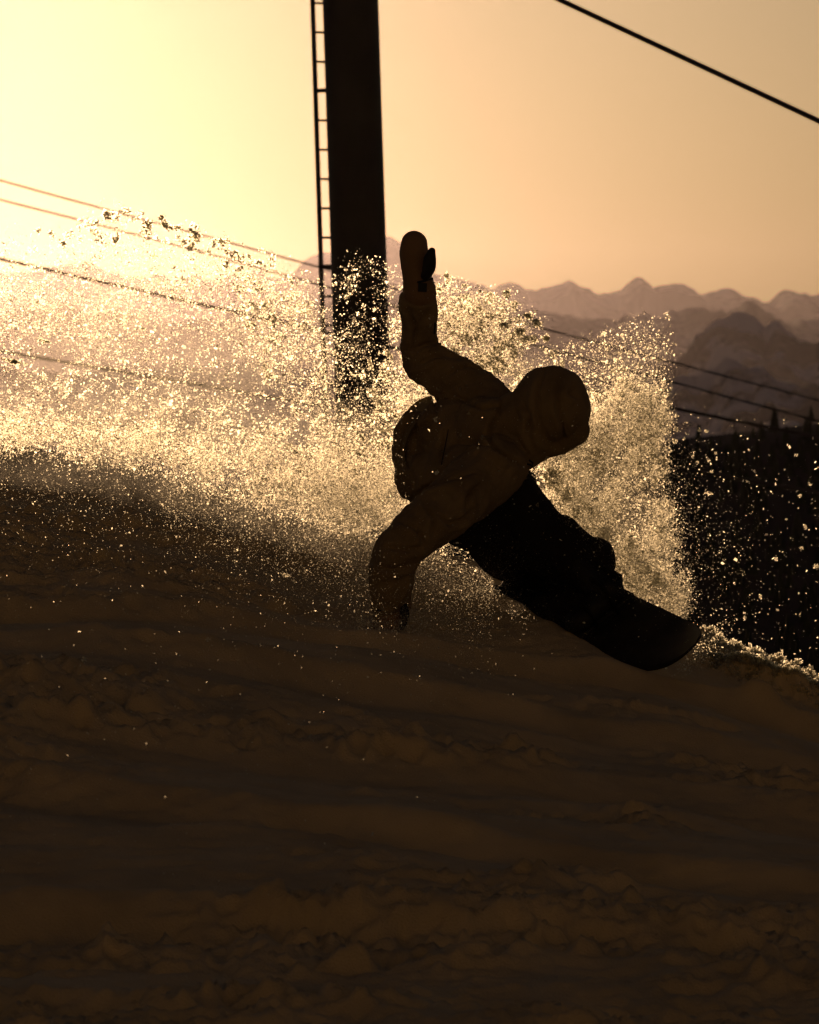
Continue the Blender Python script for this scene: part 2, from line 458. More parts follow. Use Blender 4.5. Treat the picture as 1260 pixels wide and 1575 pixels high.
# ------------------------------------------------------------------ dark forest spur below the piste
def forest_z(x, y):
    D = 230.0
    px = x / D * F + 630
    top = np.interp(px, [-900, 0, 700, 1000, 1150, 1260, 1500, 2500], [800, 760, 720, 684, 668, 655, 640, 600])
    zt = (600 - top) / F * D
    s = np.clip((y - 120) / (D - 120), 0, 1)
    back = np.clip((y - D) / 250, 0, 1)
    return -34 + (zt + 34) * s ** 0.8 - 30 * back + 0.8 * fbm(x * 0.05, y * 0.05, octaves=3, seed=201)
fx, fy = np.meshgrid(np.linspace(-90, 140, 150), np.linspace(118, 480, 120))
fo = link('forest_spur', mesh_np('forest_spur', np.stack([fx, fy, forest_z(fx, fy)], -1).reshape(-1, 3), grid_faces(*fx.shape)), M_forest_floor, smooth=True)
tag(fo, kind='structure', label='black wooded spur falling away below the piste')

def conifer_mesh(seed, h, tiers):
    r_ = np.random.default_rng(seed); v = []; f = []
    for t in range(tiers):
        z0 = h * (0.10 + 0.86 * t / tiers); z1 = min(h, z0 + h * 0.30 * (1 - 0.35 * t / tiers))
        rad = h * 0.20 * (1 - t / tiers) ** 0.85 + h * 0.018
        nb = 9
        b = len(v); v.append((0, 0, z1))
        for k in range(nb * 2):
            a = math.pi * k / nb + r_.uniform(-0.12, 0.12) + t
            rr = rad * (r_.uniform(0.8, 1.15) if k % 2 == 0 else r_.uniform(0.42, 0.6))
            v.append((rr * math.cos(a), rr * math.sin(a), z0 - (h * 0.03 if k % 2 == 0 else -h * 0.015) + r_.uniform(-.01, .01) * h))
        for k in range(nb * 2):
            f.append((b, b + 1 + k, b + 1 + (k + 1) % (nb * 2)))
    return np.array(v), np.array(f)

cones = [conifer_mesh(300 + i, 1.0, 9 + i % 3) for i in range(4)]
crown_me = [mesh_np('crown', v, f) for v, f in cones]
trunk_me = MB().tube([(0, 0, -0.25), (0, 0, 0.3), (0, 0, 0.95)], [0.028, 0.02, 0.004], seg=7).mesh('trunk')
r_ = np.random.default_rng(5)
spots = []
for px_ in list(np.linspace(1035, 1300, 26)) + list(r_.uniform(1030, 1300, 14)):
    spots.append((px_ + r_.uniform(-4, 4), 225 + r_.uniform(-9, 6), r_.uniform(0.75, 1.25)))
spots += [(1172, 228, 1.75), (1192, 229, 2.1), (1240, 227, 1.9), (1062, 226, 1.2)]
for i, (px_, y_, s_) in enumerate(spots):
    x_ = (px_ - 630) / F * y_; z_ = float(forest_z(np.array(x_), np.array(y_)))
    root = empty('conifer_tree', (x_, y_, z_)); h_ = 0.55 * s_ * (1 + 0.3 * r_.random())
    root.scale = (h_ * 1.15, h_ * 1.15, h_); root.rotation_euler = (0, 0, r_.uniform(0, 6))
    c_ = bpy.data.objects.new('crown', crown_me[i % 4]); t_ = bpy.data.objects.new('trunk', trunk_me)
    for o, m in ((c_, M_pine), (t_, M_bark)):
        sc.collection.objects.link(o); o.parent = root
        if not o.data.materials: o.data.materials.append(m)
    tag(root, 'small dark conifer along the top edge of the black forest', 'tree', 'conifers along the forest edge')
number_row([o for o in sc.objects if o.get('category') == 'tree'], 'small dark conifer along the top edge of the black forest')
# the rest of the wood: one dark mass
pv, pf, n0 = [], [], 0
for k in range(900):
    y_ = 140 + 85 * r_.random() ** 0.8; px_ = r_.uniform(560, 1420); x_ = (px_ - 630) / F * y_
    z_ = float(forest_z(np.array(x_), np.array(y_))); v, f = cones[k % 4]; h_ = r_.uniform(0.9, 1.7)
    a = r_.uniform(0, 6); c, s = math.cos(a), math.sin(a)
    vv = np.stack([(v[:, 0] * c - v[:, 1] * s) * h_ * 1.2 + x_, (v[:, 0] * s + v[:, 1] * c) * h_ * 1.2 + y_, v[:, 2] * h_ + z_], -1)
    pv.append(vv); pf.append(f + n0); n0 += len(v)
wood = link('forest', mesh_np('forest', np.concatenate(pv), np.concatenate(pf)), M_pine)
tag(wood, 'black mass of conifers on the shaded spur right of the rider', 'forest', kind='stuff')

# ------------------------------------------------------------------ lift pylon
PD = 53.0
pb_ = V(571.5, 1010, PD); pt_ = V(533.5, -175, PD)
ax = (pt_ - pb_).normalized()
def on_axis(py): return V(555 + (py - 400) * (571.5 - 533.5) / 1185.0, py, PD)
pyl = empty('lift_pylon', pb_)
rp = 43.0 / F * PD
me = MB().tube([pb_ - ax * 0.8, pb_ + ax * 3.0, pt_], rp, seg=40).mesh('mast')
link('mast', me, M_steel, pyl, smooth=False)
for py_ in (690, -140):
    c_ = on_axis(py_)
    link('flange', MB().tube([c_ - ax * 0.03, c_ + ax * 0.03], rp + 0.06, seg=40).mesh('flange'), M_steel, pyl)
lad = []
rail_r = 0.026
def rail_pt(py, off): # ladder standing behind the mast, turned so that its outer stile shows at the left
    q = on_axis(py); return q + Vector((-(0.125 + rp) + off, 0.20 + off * 0.5, 0))
for off in (0.0, 0.40):
    link('ladder_stile', MB().tube([rail_pt(-120, off), rail_pt(980, off)], rail_r, seg=10).mesh('stile'), M_steel, pyl)
k = 0
for py_ in np.arange(2 - 45.3 * 2, 900, 45.3):
    thick = abs(py_ - 140) < 22 or abs(py_ - 407) < 22
    a = rail_pt(py_, 0.0); b = rail_pt(py_, 0.40)
    if thick:
        link('ladder_bracket', MB().tube([a, on_axis(py_) + Vector((-rp * 0.8, 0.05, 0))], 0.024, seg=8).mesh('bracket'), M_steel, pyl)
    link('rung', MB().tube([a, b], 0.013, seg=8).mesh('rung'), M_steel, pyl)
# head: cross-arm reaching towards the camera with a rope sheave assembly (above the frame)
arm_a = on_axis(-158); arm_b = arm_a + Vector((0.35, -3.4, 0.05))
link('cross_arm', MB().tube([arm_a + Vector((0, 0.5, 0)), arm_b], 0.14, seg=10).mesh('cross_arm'), M_steel, pyl)
# haul rope crossing the upper right corner; it runs over the sheaves
rope_dir = (V(1260, 186, 44.5) - V(860, -1, 46.5)).normalized()
rope_mid = V(860, -1, 46.5)
t_arm = (arm_b.x - rope_mid.x) / rope_dir.x
sh = rope_mid + rope_dir * t_arm
for j in range(4):
    c_ = sh + rope_dir * (0.42 * (j - 1.5)) + Vector((0, 0, -0.20))
    link('sheave', MB().tube([c_ + Vector((0, -0.05, 0)), c_ + Vector((0, 0.05, 0))], 0.175, seg=20).mesh('sheave'), M_steel, pyl)
link('sheave_beam', MB().tube([sh + rope_dir * -0.8 + Vector((0, 0.09, -0.2)), sh + rope_dir * 0.8 + Vector((0, 0.09, -0.2))], 0.05, seg=8).mesh('beam'), M_steel, pyl)
link('hanger', MB().tube([arm_b, sh + Vector((0, 0.09, -0.2))], 0.05, seg=8).mesh('hanger'), M_steel, pyl)
tag(pyl, 'dark steel lift pylon with a ladder on its left side', 'pylon')

def cable(pts, r, label, sag=0.0, n=40):
    """stranded rope: a tube with a faint twist"""
    a, b = pts[0], pts[-1]
    q = []
    for i in range(n + 1):
        t = i / n
        if len(pts) == 2: p = a.lerp(b, t)
        else:
            s = t * (len(pts) - 1); j = min(int(s), len(pts) - 2); p = pts[j].lerp(pts[j + 1], s - j)
        q.append(p)
    # smooth
    for it in range(12):
        q = [q[0]] + [(q[i - 1] + q[i] * 2 + q[i + 1]) / 4 for i in range(1, n)] + [q[-1]]
    o = link('cable', MB().tube(q, r, seg=8).mesh('cable'), M_rope, smooth=True)
    return tag(o, label, 'cable', 'lift cables')
cable([sh - rope_dir * 9, sh, rope_mid, V(1260, 186, 44.5), V(1260, 186, 44.5) + rope_dir * 14], 0.0235, 'thick black haul cable crossing the top right corner of the sky')
cable([V(-300, 190, 120), V(0, 278, 118), V(160, 321, 117), V(490, 410, 115), V(670, 461, 114), V(860, 512, 113), V(1260, 616, 110), V(1500, 676, 108)], 0.021, 'uppermost of the thin cables, meeting the spray below the pylon ladder')
cable([V(-300, 225, 126), V(0, 308, 124), V(160, 347, 123), V(490, 436, 121), V(690, 496, 120), V(850, 538, 119), V(1200, 632, 116), V(1500, 710, 114)], 0.023, 'second thin cable from the top, just below the uppermost one')
cable([V(-300, 330, 106), V(0, 398, 105), V(400, 489, 103), V(700, 556, 101), V(1020, 625, 99), V(1150, 651, 98), V(1500, 720, 96)], 0.034, 'third thin cable, dark line through the middle of the left spray')
cable([V(-300, 488, 106), V(0, 540, 105), V(360, 601, 103), V(700, 660, 101), V(1020, 716, 99), V(1500, 800, 96)], 0.034, 'lowest thin cable, crossing the left spray near the snow crest')

# ------------------------------------------------------------------ the rider
def limb(mb, pts, seg=18, k=1.0, sub=4, add=0.0):
    """smooth tapered limb through (px, py, distance, radius in px) joints, with rounded ends"""
    p = np.array(pts, float); n = len(p)
    t = np.arange(n); tt = np.linspace(0, n - 1, (n - 1) * sub + 1)
    def cr(y):
        out = []
        for s in tt:
            i = min(int(s), n - 2); u = s - i
            y0, y1, y2, y3 = y[max(i - 1, 0)], y[i], y[i + 1], y[min(i + 2, n - 1)]
            out.append(0.5 * (2 * y1 + (y2 - y0) * u + (2 * y0 - 5 * y1 + 4 * y2 - y3) * u * u + (3 * y1 - y0 - 3 * y2 + y3) * u ** 3))
        return np.array(out)
    q = [cr(p[:, j]) for j in range(4)]
    W = [V(q[0][i], q[1][i], q[2][i]) for i in range(len(tt))]
    r = [q[3][i] * k * q[2][i] / F + add for i in range(len(tt))]
    mb.tube(W, r, seg=seg)
    mb.ball(W[0], r[0]); mb.ball(W[-1], r[-1])
    return mb

def blob(mb, px, py, d, rx, rz, ry=None, tilt=0.0, k=1.0, add=0.0):
    """ellipsoid, half sizes in photo px (across, up, in depth), tilted in the picture plane"""
    s = d / F * k
    mb.ball(V(px, py, d), (rx * s + add, (ry if ry else min(rx, rz)) * s + add, rz * s + add), Matrix.Rotation(R(-tilt), 3, 'Y'), nu=28, nv=18)
    return mb

def wrinkle(me, amp, sc1, stretch, seed, grow=0.003):
    """cloth folds along the normals: ridged noise stretched along one direction"""
    co = get_co(me); no = get_no(me)
    d = np.array(stretch, float); d /= np.linalg.norm(d)
    along = co @ d
    q = co - np.outer(along, d) * 0.72
    w = fbm(q[:, 0] * 0.4 + 3, q[:, 1] * 0.4, q[:, 2] * 0.4, octaves=2, seed=seed) * 0.6
    q = q * sc1
    n1 = 1 - 2 * np.abs(fbm(q[:, 0] + w, q[:, 1] + w, q[:, 2] - w, octaves=3, seed=seed + 1))
    n2 = fbm(co[:, 0] * 9, co[:, 1] * 9, co[:, 2] * 9, octaves=3, seed=seed + 2)
    set_co(me, co + no * (grow + amp * (n1 - 0.6) + amp * 0.8 * n2)[:, None])

def creases(me, lines, depth=0.018, w=3.0, swell=0.014, wide=12.0):
    """press seams and sharp folds into the camera side of a garment, along photo px polylines"""
    co = get_co(me).astype(float); no = get_no(me)
    fwd = np.array([0, CP, -SP]); up = np.array([0, SP, CP])
    d = co @ fwd; px = co[:, 0] / d * F + 630; py = 787.5 - (co @ up) / d * F
    facing = sstep(0.05, 0.4, -no[:, 1]); disp = np.zeros(len(co))
    for ln in lines:
        g = -1.0 if len(ln) > 2 and ln[0] == 'r' else 1.0
        p = np.array(ln[1:] if ln[0] == 'r' else ln, float); dist = np.full(len(co), 1e9); side = np.zeros(len(co)); tt = np.zeros(len(co)); nseg = len(p) - 1
        for i in range(nseg):
            a, b = p[i], p[i + 1]; ab = b - a
            t = np.clip(((px - a[0]) * ab[0] + (py - a[1]) * ab[1]) / (ab @ ab), 0, 1)
            q = np.hypot(px - a[0] - t * ab[0], py - a[1] - t * ab[1])
            sd_ = np.sign(ab[0] * (py - a[1]) - ab[1] * (px - a[0]))
            k = q < dist
            side = np.where(k, sd_, side); tt = np.where(k, (i + t) / nseg, tt); dist = np.minimum(dist, q)
        fade = np.sin(np.clip(tt, 0.04, 0.96) * math.pi) ** 0.5
        disp += fade * (-depth * np.exp(-(dist / w) ** 2) + swell * np.exp(-((dist - wide * 0.7) / (wide * 0.6)) ** 2) * np.where(side * g > 0, 1.0, 0.25))
    set_co(me, co + no * (disp * facing)[:, None])

rider_base = V(800, 960, 20.1)
# --- body: one continuous figure under the clothes
mb = MB()
torso = [(668, 722, 20.25), (700, 702, 20.17), (735, 688, 20.08), (765, 672, 20.02)]
limb(mb, [(660, 722, 20.28, 40), (690, 706, 20.2, 42), (730, 688, 20.1, 44), (766, 668, 20.02, 38), (800, 652, 19.98, 20), (832, 640, 19.96, 22)], k=0.95)
blob(mb, 845, 632, 19.96, 32, 40, 34, tilt=-14)                       # skull
blob(mb, 862, 655, 19.95, 24, 28, 24, tilt=-25)                       # jaw and face, turned to the right and down
mb.ball(V(886, 655, 19.945), 0.014)                                   # nose
limb(mb, [(862, 676, 19.945, 9), (872, 674, 19.945, 8)], seg=8)       # mouth and chin
for dd in (-0.075, 0.075):
    blob(mb, 842, 642, 19.955 + dd, 7, 10, 3)                         # ears
limb(mb, [(755, 640, 20.12, 26), (700, 585, 20.18, 19), (648, 552, 20.2, 16), (645, 470, 20.12, 12), (640, 420, 20.08, 13), (637, 385, 20.06, 12)])
limb(mb, [(646, 425, 20.05, 7), (657, 412, 20.02, 6), (662, 395, 20.0, 5)], seg=8)
limb(mb, [(752, 722, 19.82, 26), (690, 775, 19.66, 20), (618, 846, 19.5, 16), (602, 905, 19.52, 12), (598, 945, 19.55, 12)])
limb(mb, [(610, 925, 19.5, 6), (620, 940, 19.48, 6), (622, 955, 19.48, 5)], seg=8)
limb(mb, [(672, 728, 20.22, 34), (735, 733, 20.06, 29), (776, 734, 20.0, 22), (834, 818, 20.03, 20), (892, 868, 20.02, 15), (904, 886, 20.0, 16)])
limb(mb, [(672, 735, 20.32, 34), (706, 780, 20.17, 28), (728, 814, 20.05, 17), (770, 844, 20.2, 18), (815, 876, 20.34, 15)])
body_me = fuse(mb, 'person', voxel=0.010, smooth=5)
co = get_co(body_me); set_co(body_me, co - np.array(rider_base))
person = bpy.data.objects.new('person', body_me); sc.collection.objects.link(person)
body_me.materials.append(M_skin); person.location = rider_base
body_me.polygons.foreach_set('use_smooth', np.ones(len(body_me.polygons), dtype=bool))
tag(person, 'snowboarder in ochre hooded jacket and black trousers, leaning low with one arm raised', 'person')

def garment(name, mb, material, voxel=0.008, smooth=6, folds=None, parent=None):
    me = fuse(mb, name, voxel, smooth)
    for fo in folds or []: wrinkle(me, *fo)
    return link(name, me, material, parent or person, smooth=True)

# --- jacket: torso, both sleeves, collar
mb = MB()
blob(mb, 664, 688, 20.22, 58, 66, 66, tilt=12)                        # ballooning back and hem
blob(mb, 712, 682, 20.12, 76, 66, 72, tilt=-20)
blob(mb, 752, 672, 20.03, 62, 64, 66, tilt=-10)                       # chest and shoulders
blob(mb, 772, 704, 19.98, 42, 44, 50)
blob(mb, 644, 736, 20.2, 30, 38, 50, tilt=-30)
limb(mb, [(655, 730, 20.15, 46), (700, 735, 20.0, 50), (745, 722, 19.92, 50)])
limb(mb, [(640, 645, 20.12, 12), (618, 672, 20.2, 12), (617, 705, 20.22, 12), (628, 742, 20.2, 12)])
limb(mb, [(768, 640, 20.1, 44), (722, 602, 20.15, 41), (686, 578, 20.18, 37), (652, 556, 20.2, 33), (645, 528, 20.18, 27), (644.5, 490, 20.14, 26), (645, 460, 20.12, 26.5)], add=0.0)
limb(mb, [(621, 563, 20.2, 3), (636, 545, 20.2, 15)])
limb(mb, [(657, 844, 19.56, 4), (664, 818, 19.58, 20), (690, 800, 19.62, 30)])
limb(mb, [(806, 738, 19.93, 5), (790, 722, 19.94, 22)])
limb(mb, [(633, 770, 20.16, 4), (640, 745, 20.18, 18)])
limb(mb, [(674, 530, 20.15, 4), (660, 540, 20.17, 16)])
limb(mb, [(586, 846, 19.5, 4), (604, 842, 19.5, 24)])
limb(mb, [(626, 470, 20.13, 8), (626, 520, 20.15, 9), (625, 556, 20.2, 7)])
limb(mb, [(762, 720, 19.86, 50), (716, 758, 19.74, 46), (668, 796, 19.6, 40), (628, 832, 19.52, 36), (606, 868, 19.5, 34), (602, 900, 19.5, 31), (601, 925, 19.52, 28)])
blob(mb, 790, 690, 19.97, 38, 40, 42)                                 # collar
jacket = garment('jacket', mb, M_jacket, 0.0075, 3, [(0.009, 6.0, (1, 0.2, -0.55), 401, 0.002), (0.008, 13.0, (0.5, 0.1, 1), 431, 0.001), (0.004, 26.0, (1, 0.1, 0.4), 441, 0.0)])
creases(jacket.data, [[(622, 458), (645, 464), (668, 458)], [(634, 538), (655, 530), (673, 527)], [(640, 562), (665, 550), (684, 546), (706, 551)], [(688, 578), (704, 566), (722, 563), (742, 570)],
    [(792, 604), (770, 632), (756, 655), (752, 676), (764, 694), (786, 704), (806, 716)], [(700, 682), (730, 682), (756, 690), (778, 704), (790, 716)], [(674, 606), (668, 640), (658, 652), (624, 668)], [(664, 612), (642, 630), (622, 665), (618, 700), (640, 745)],
    [(686, 665), (681, 690), (678, 712)], [(630, 772), (652, 752), (690, 738), (730, 726)], [(672, 790), (690, 806), (712, 800), (724, 788)], [(596, 842), (622, 846), (648, 842)], [(580, 872), (606, 876), (636, 868)], [(650, 770), (668, 800), (664, 824)], [(700, 610), (740, 628), (770, 626)],
    [(610, 800), (640, 812), (655, 840)], [(740, 745), (720, 760), (716, 784)], [(628, 480), (640, 505), (636, 535)]])
# hem band standing off the back
ho_ = [(664, 607), (646, 613), (628, 627), (614, 650), (605.5, 676), (604.5, 700), (609, 728), (618, 750), (633, 772)]
hi_ = [(668, 622), (656, 632), (642, 646), (630, 664), (622, 686), (622, 706), (628, 728), (638, 746), (648, 762)]
hv = []
for (a1, a2), (b1, b2) in zip(ho_, hi_):
    for k_ in np.linspace(0, 1, 5):
        w_ = V(a1 + (b1 - a1) * k_, a2 + (b2 - a2) * k_, 20.22 - 0.16 * k_ + 0.02 * math.sin(k_ * 9 + a2 * 0.09))
        hv.append(w_)
nq = len(ho_); hf = [(i * 5 + j, i * 5 + j + 1, i * 5 + j + 6, i * 5 + j + 5) for i in range(nq - 1) for j in range(4)]
hem_me = bpy.data.meshes.new('hem'); hem_me.from_pydata(hv, [], hf); hem_me.update()
hem = link('hem', hem_me, M_flap, jacket, smooth=True)
md = hem.modifiers.new('sub', 'SUBSURF'); md.levels = md.render_levels = 2
# hood pulled over the helmet
mb = MB()
blob(mb, 846, 626, 19.97, 57, 63, 60, tilt=-22)
blob(mb, 858, 632, 19.965, 49, 53, 52, tilt=-30)
blob(mb, 822, 668, 19.97, 36, 40, 46, tilt=-20)
limb(mb, [(800, 650, 19.99, 44), (812, 672, 19.97, 40), (806, 694, 19.96, 28)])
limb(mb, [(880, 660, 19.955, 27), (858, 674, 19.955, 25), (832, 684, 19.96, 26), (812, 700, 19.96, 18)])
hood = garment('hood', mb, M_jacket, 0.0075, 3, [(0.008, 7.0, (0.3, 0.2, 1), 451), (0.005, 16.0, (0.3, 0.2, 1), 455)], jacket)
creases(hood.data, [[(866, 572), (856, 600), (858, 630), (868, 660), (862, 688)], [(838, 568), (826, 600), (828, 640), (840, 680)], [(800, 612), (816, 640), (812, 668), (822, 694)], [(884, 588), (876, 605), (888, 612)]], 0.014, 3.0, 0.011)
# the hood's front edge, the mouth of the hood faces right and down
hr = [V(866 + 40 * math.sin(a) * 0.35 + 16, 636 + 44 * -math.cos(a), 19.965 + 0.125 * math.sin(a)) for a in np.linspace(0, 2 * math.pi, 25)]
link('hood_brim', MB().tube(hr, 0.008, seg=8, cap=False).mesh('hood_brim'), M_jacket, jacket, smooth=True)
for pts in ([(806, 712, 19.85), (818, 716, 19.85), (822, 722, 19.84), (818, 727, 19.84), (824, 733, 19.83)], [(808, 734, 19.85), (818, 733, 19.84), (825, 738, 19.83)], [(814, 708, 19.86), (820, 712, 19.85), (818, 718, 19.85)]):
    link('drawcord', MB().tube([V(*p) for p in pts], 0.0032, seg=6).mesh('drawcord'), M_black, jacket, smooth=True)
link('zip', MB().tube([V(690, 660, 19.80), V(684, 690, 19.80), V(679, 715, 19.81)], 0.002, seg=6).mesh('zip'), M_black, jacket)
link('pocket_flap', MB().box(V(669, 505, 20.02), (0.004, 0.03, 0.022), Matrix.Rotation(R(4), 3, 'Y')).mesh('pocket_flap'), M_black, jacket)

# --- goggles under the hood
gog = link('goggles', fuse(blob(blob(MB(), 884, 634, 19.955, 13, 27, 36, tilt=-12), 873, 634, 19.955, 12, 28, 38, tilt=-12), 'goggles', 0.006, 4), M_black, person, smooth=True)
link('lens', fuse(blob(MB(), 889, 636, 19.953, 12, 22, 33, tilt=-12), 'lens', 0.006, 3), M_lens, gog, smooth=True)
link('face_mask', fuse(limb(blob(MB(), 852, 684, 19.945, 12, 12, 20, tilt=-20), [(846, 692, 19.945, 9), (858, 691, 19.945, 9), (868, 684, 19.945, 8)]), 'face_mask', 0.007, 4), M_trous, person, smooth=True)

# --- trousers
mb = MB()
limb(mb, [(664, 726, 20.26, 50), (728, 732, 20.08, 46), (770, 730, 20.0, 40), (790, 765, 19.99, 38), (828, 822, 20.02, 42), (868, 852, 20.02, 46), (896, 868, 20.0, 42)])
limb(mb, [(672, 740, 20.3, 50), (716, 776, 20.16, 46), (734, 808, 20.05, 36), (742, 822, 20.04, 30), (780, 846, 20.2, 46), (826, 872, 20.3, 46)])
limb(mb, [(702, 827, 19.98, 13), (722, 823, 20.0, 25), (752, 808, 20.05, 32)])   # the dropped rear knee
limb(mb, [(700, 800, 20.05, 30), (760, 790, 20.03, 44), (820, 830, 20.1, 48)])
blob(mb, 778, 724, 19.99, 32, 40, 36)
blob(mb, 858, 832, 20.0, 38, 34, 36, tilt=35)
blob(mb, 912, 862, 19.99, 34, 34, 34, tilt=35)
garment('trousers', mb, M_trous, 0.009, 4, [(0.010, 5.0, (0.7, 0, -0.7), 461, 0.005), (0.003, 11.0, (0.5, 0.3, 1), 471)])

# --- mittens
def mitten(parts, thumb, cuff, patch, strap):
    mb = MB()
    if len(parts[0]) == 4: limb(mb, parts)
    else: [blob(mb, *a) for a in parts]
    root = garment('mitten', mb, M_leather, 0.006, 4, [(0.0022, 14, (0, 0, 1), 481)])
    t = MB(); limb(t, thumb, seg=12); link('thumb', fuse(t, 'thumb', 0.005, 3), M_black, root, smooth=True)
    c = MB(); c.tube([V(*p[:3]) for p in cuff], [p[3] * 0.0025 for p in cuff], seg=24); link('cuff', c.mesh('cuff'), M_leather, root, smooth=True)
    if patch: link('logo_patch', MB().box(V(*patch), (0.017, 0.003, 0.017), Matrix.Rotation(R(3), 3, 'Y')).mesh('logo_patch'), M_black, root)
    link('strap', MB().tube([V(*p) for p in strap], 0.004, seg=6).mesh('strap'), M_black, root)
    return root
mitten([(637, 375, 20.06, 19.5), (636.5, 388, 20.06, 21.5), (637.5, 404, 20.07, 20.5), (641, 424, 20.08, 21), (645, 444, 20.1, 24.5), (645.5, 452, 20.1, 25)],
       [(655, 424, 20.03, 8), (660, 412, 20.0, 10.5), (661.5, 398, 19.99, 10), (664.5, 386, 19.98, 6)],
       [(645.5, 462, 20.12, 24.5), (645, 446, 20.1, 25), (644, 432, 20.09, 23)], (650, 442, 20.032),
       [(642, 434, 20.022), (654, 432, 20.022), (666, 428, 20.04)])
mitten([(600, 946, 19.53, 26, 22, 24, 0), (596, 962, 19.52, 24, 16, 24, 12), (606, 930, 19.53, 27, 18, 26, 0)],
       [(616, 922, 19.5, 8), (622, 938, 19.48, 8), (622, 954, 19.47, 6.5), (618, 966, 19.47, 4)],
       [(601, 916, 19.52, 29), (600, 930, 19.53, 29.5), (600, 940, 19.53, 27)], None,
       [(580, 938, 19.47), (600, 941, 19.46), (620, 936, 19.48)])

# --- snowboard: flexed into the carve, top sheet towards the camera
cl = np.array([(1074, 1014, 19.52), (1040, 1003, 19.58), (1003, 987, 19.66), (955, 963, 19.80), (905, 939, 19.96), (860, 923, 20.13), (815, 917, 20.32), (770, 930, 20.50), (732, 954, 20.68), (706, 980, 20.82)], float)
tt = np.linspace(0, len(cl) - 1, 61)
CL = P(np.interp(tt, range(len(cl)), cl[:, 0]), np.interp(tt, range(len(cl)), cl[:, 1]), np.interp(tt, range(len(cl)), cl[:, 2]))
for it in range(6): CL[1:-1] = (CL[:-2] + 2 * CL[1:-1] + CL[2:]) / 4
arc = np.concatenate([[0], np.cumsum(np.linalg.norm(np.diff(CL, axis=0), axis=1))]); L = arc[-1]
u = arc / L
half = 0.146 + 0.018 * (np.abs(u - 0.5) * 2) ** 2
tipn = np.sqrt(np.clip(1 - (np.clip(0.15 - u, 0, 1) / 0.15) ** 2.1, 0, 1)); tipt = np.sqrt(np.clip(1 - (np.clip(u - 0.87, 0, 1) / 0.13) ** 2.1, 0, 1))
half = np.maximum(half * tipn * tipt, 0.004)
T = np.gradient(CL, axis=0); T /= np.linalg.norm(T, axis=1)[:, None]
wdir = np.array(V(1011, 1032, 19.62) - V(1058, 954, 19.80)); wdir /= np.linalg.norm(wdir)
Wd = wdir - (T @ wdir)[:, None] * T; Wd /= np.linalg.norm(Wd, axis=1)[:, None]
Nn = np.cross(T, Wd); Nn *= np.sign(-Nn[:, 1:2])                        # towards the camera
lift = 0.07 * np.clip((0.14 - u) / 0.14, 0, 1) ** 2 + 0.06 * np.clip((u - 0.88) / 0.12, 0, 1) ** 2
CB = CL + Nn * lift[:, None]
nw = 13
sv = []
for th in (0.006, -0.006):
    for j in range(nw):
        s = -1 + 2 * j / (nw - 1)
        e = 0.55 if abs(s) == 1 else 1.0
        sv.append(CB + Wd * (half * s)[:, None] + Nn * (th * e))
sv = np.stack(sv, 1); n = len(CB); vv = sv.reshape(-1, 3); q = []
for i in range(n - 1):
    a = i * 2 * nw; b = a + 2 * nw
    for j in range(nw - 1):
        q.append((a + j, a + j + 1, b + j + 1, b + j)); q.append((a + nw + j, b + nw + j, b + nw + j + 1, a + nw + j + 1))
    q.append((a, b, b + nw, a + nw)); q.append((a + nw - 1, a + 2 * nw - 1, b + 2 * nw - 1, b + nw - 1))
for a in (0, (n - 1) * 2 * nw):
    for j in range(nw - 1): q.append((a + j, a + nw + j, a + nw + j + 1, a + j + 1))
board = empty('snowboard', CL[10].tolist())
deck = link('deck', MB().add(vv, q).mesh('deck'), M_deck, board, smooth=False)
for s in (-1, 1):
    ed = [Vector((CB[i] + Wd[i] * half[i] * s * 1.002 - Nn[i] * 0.003).tolist()) for i in range(n)]
    link('metal_edge', MB().tube(ed, 0.0022, seg=6).mesh('metal_edge'), M_steel, board)
tag(board, 'dark snowboard tilted on its edge, pointing down to the right', 'snowboard')

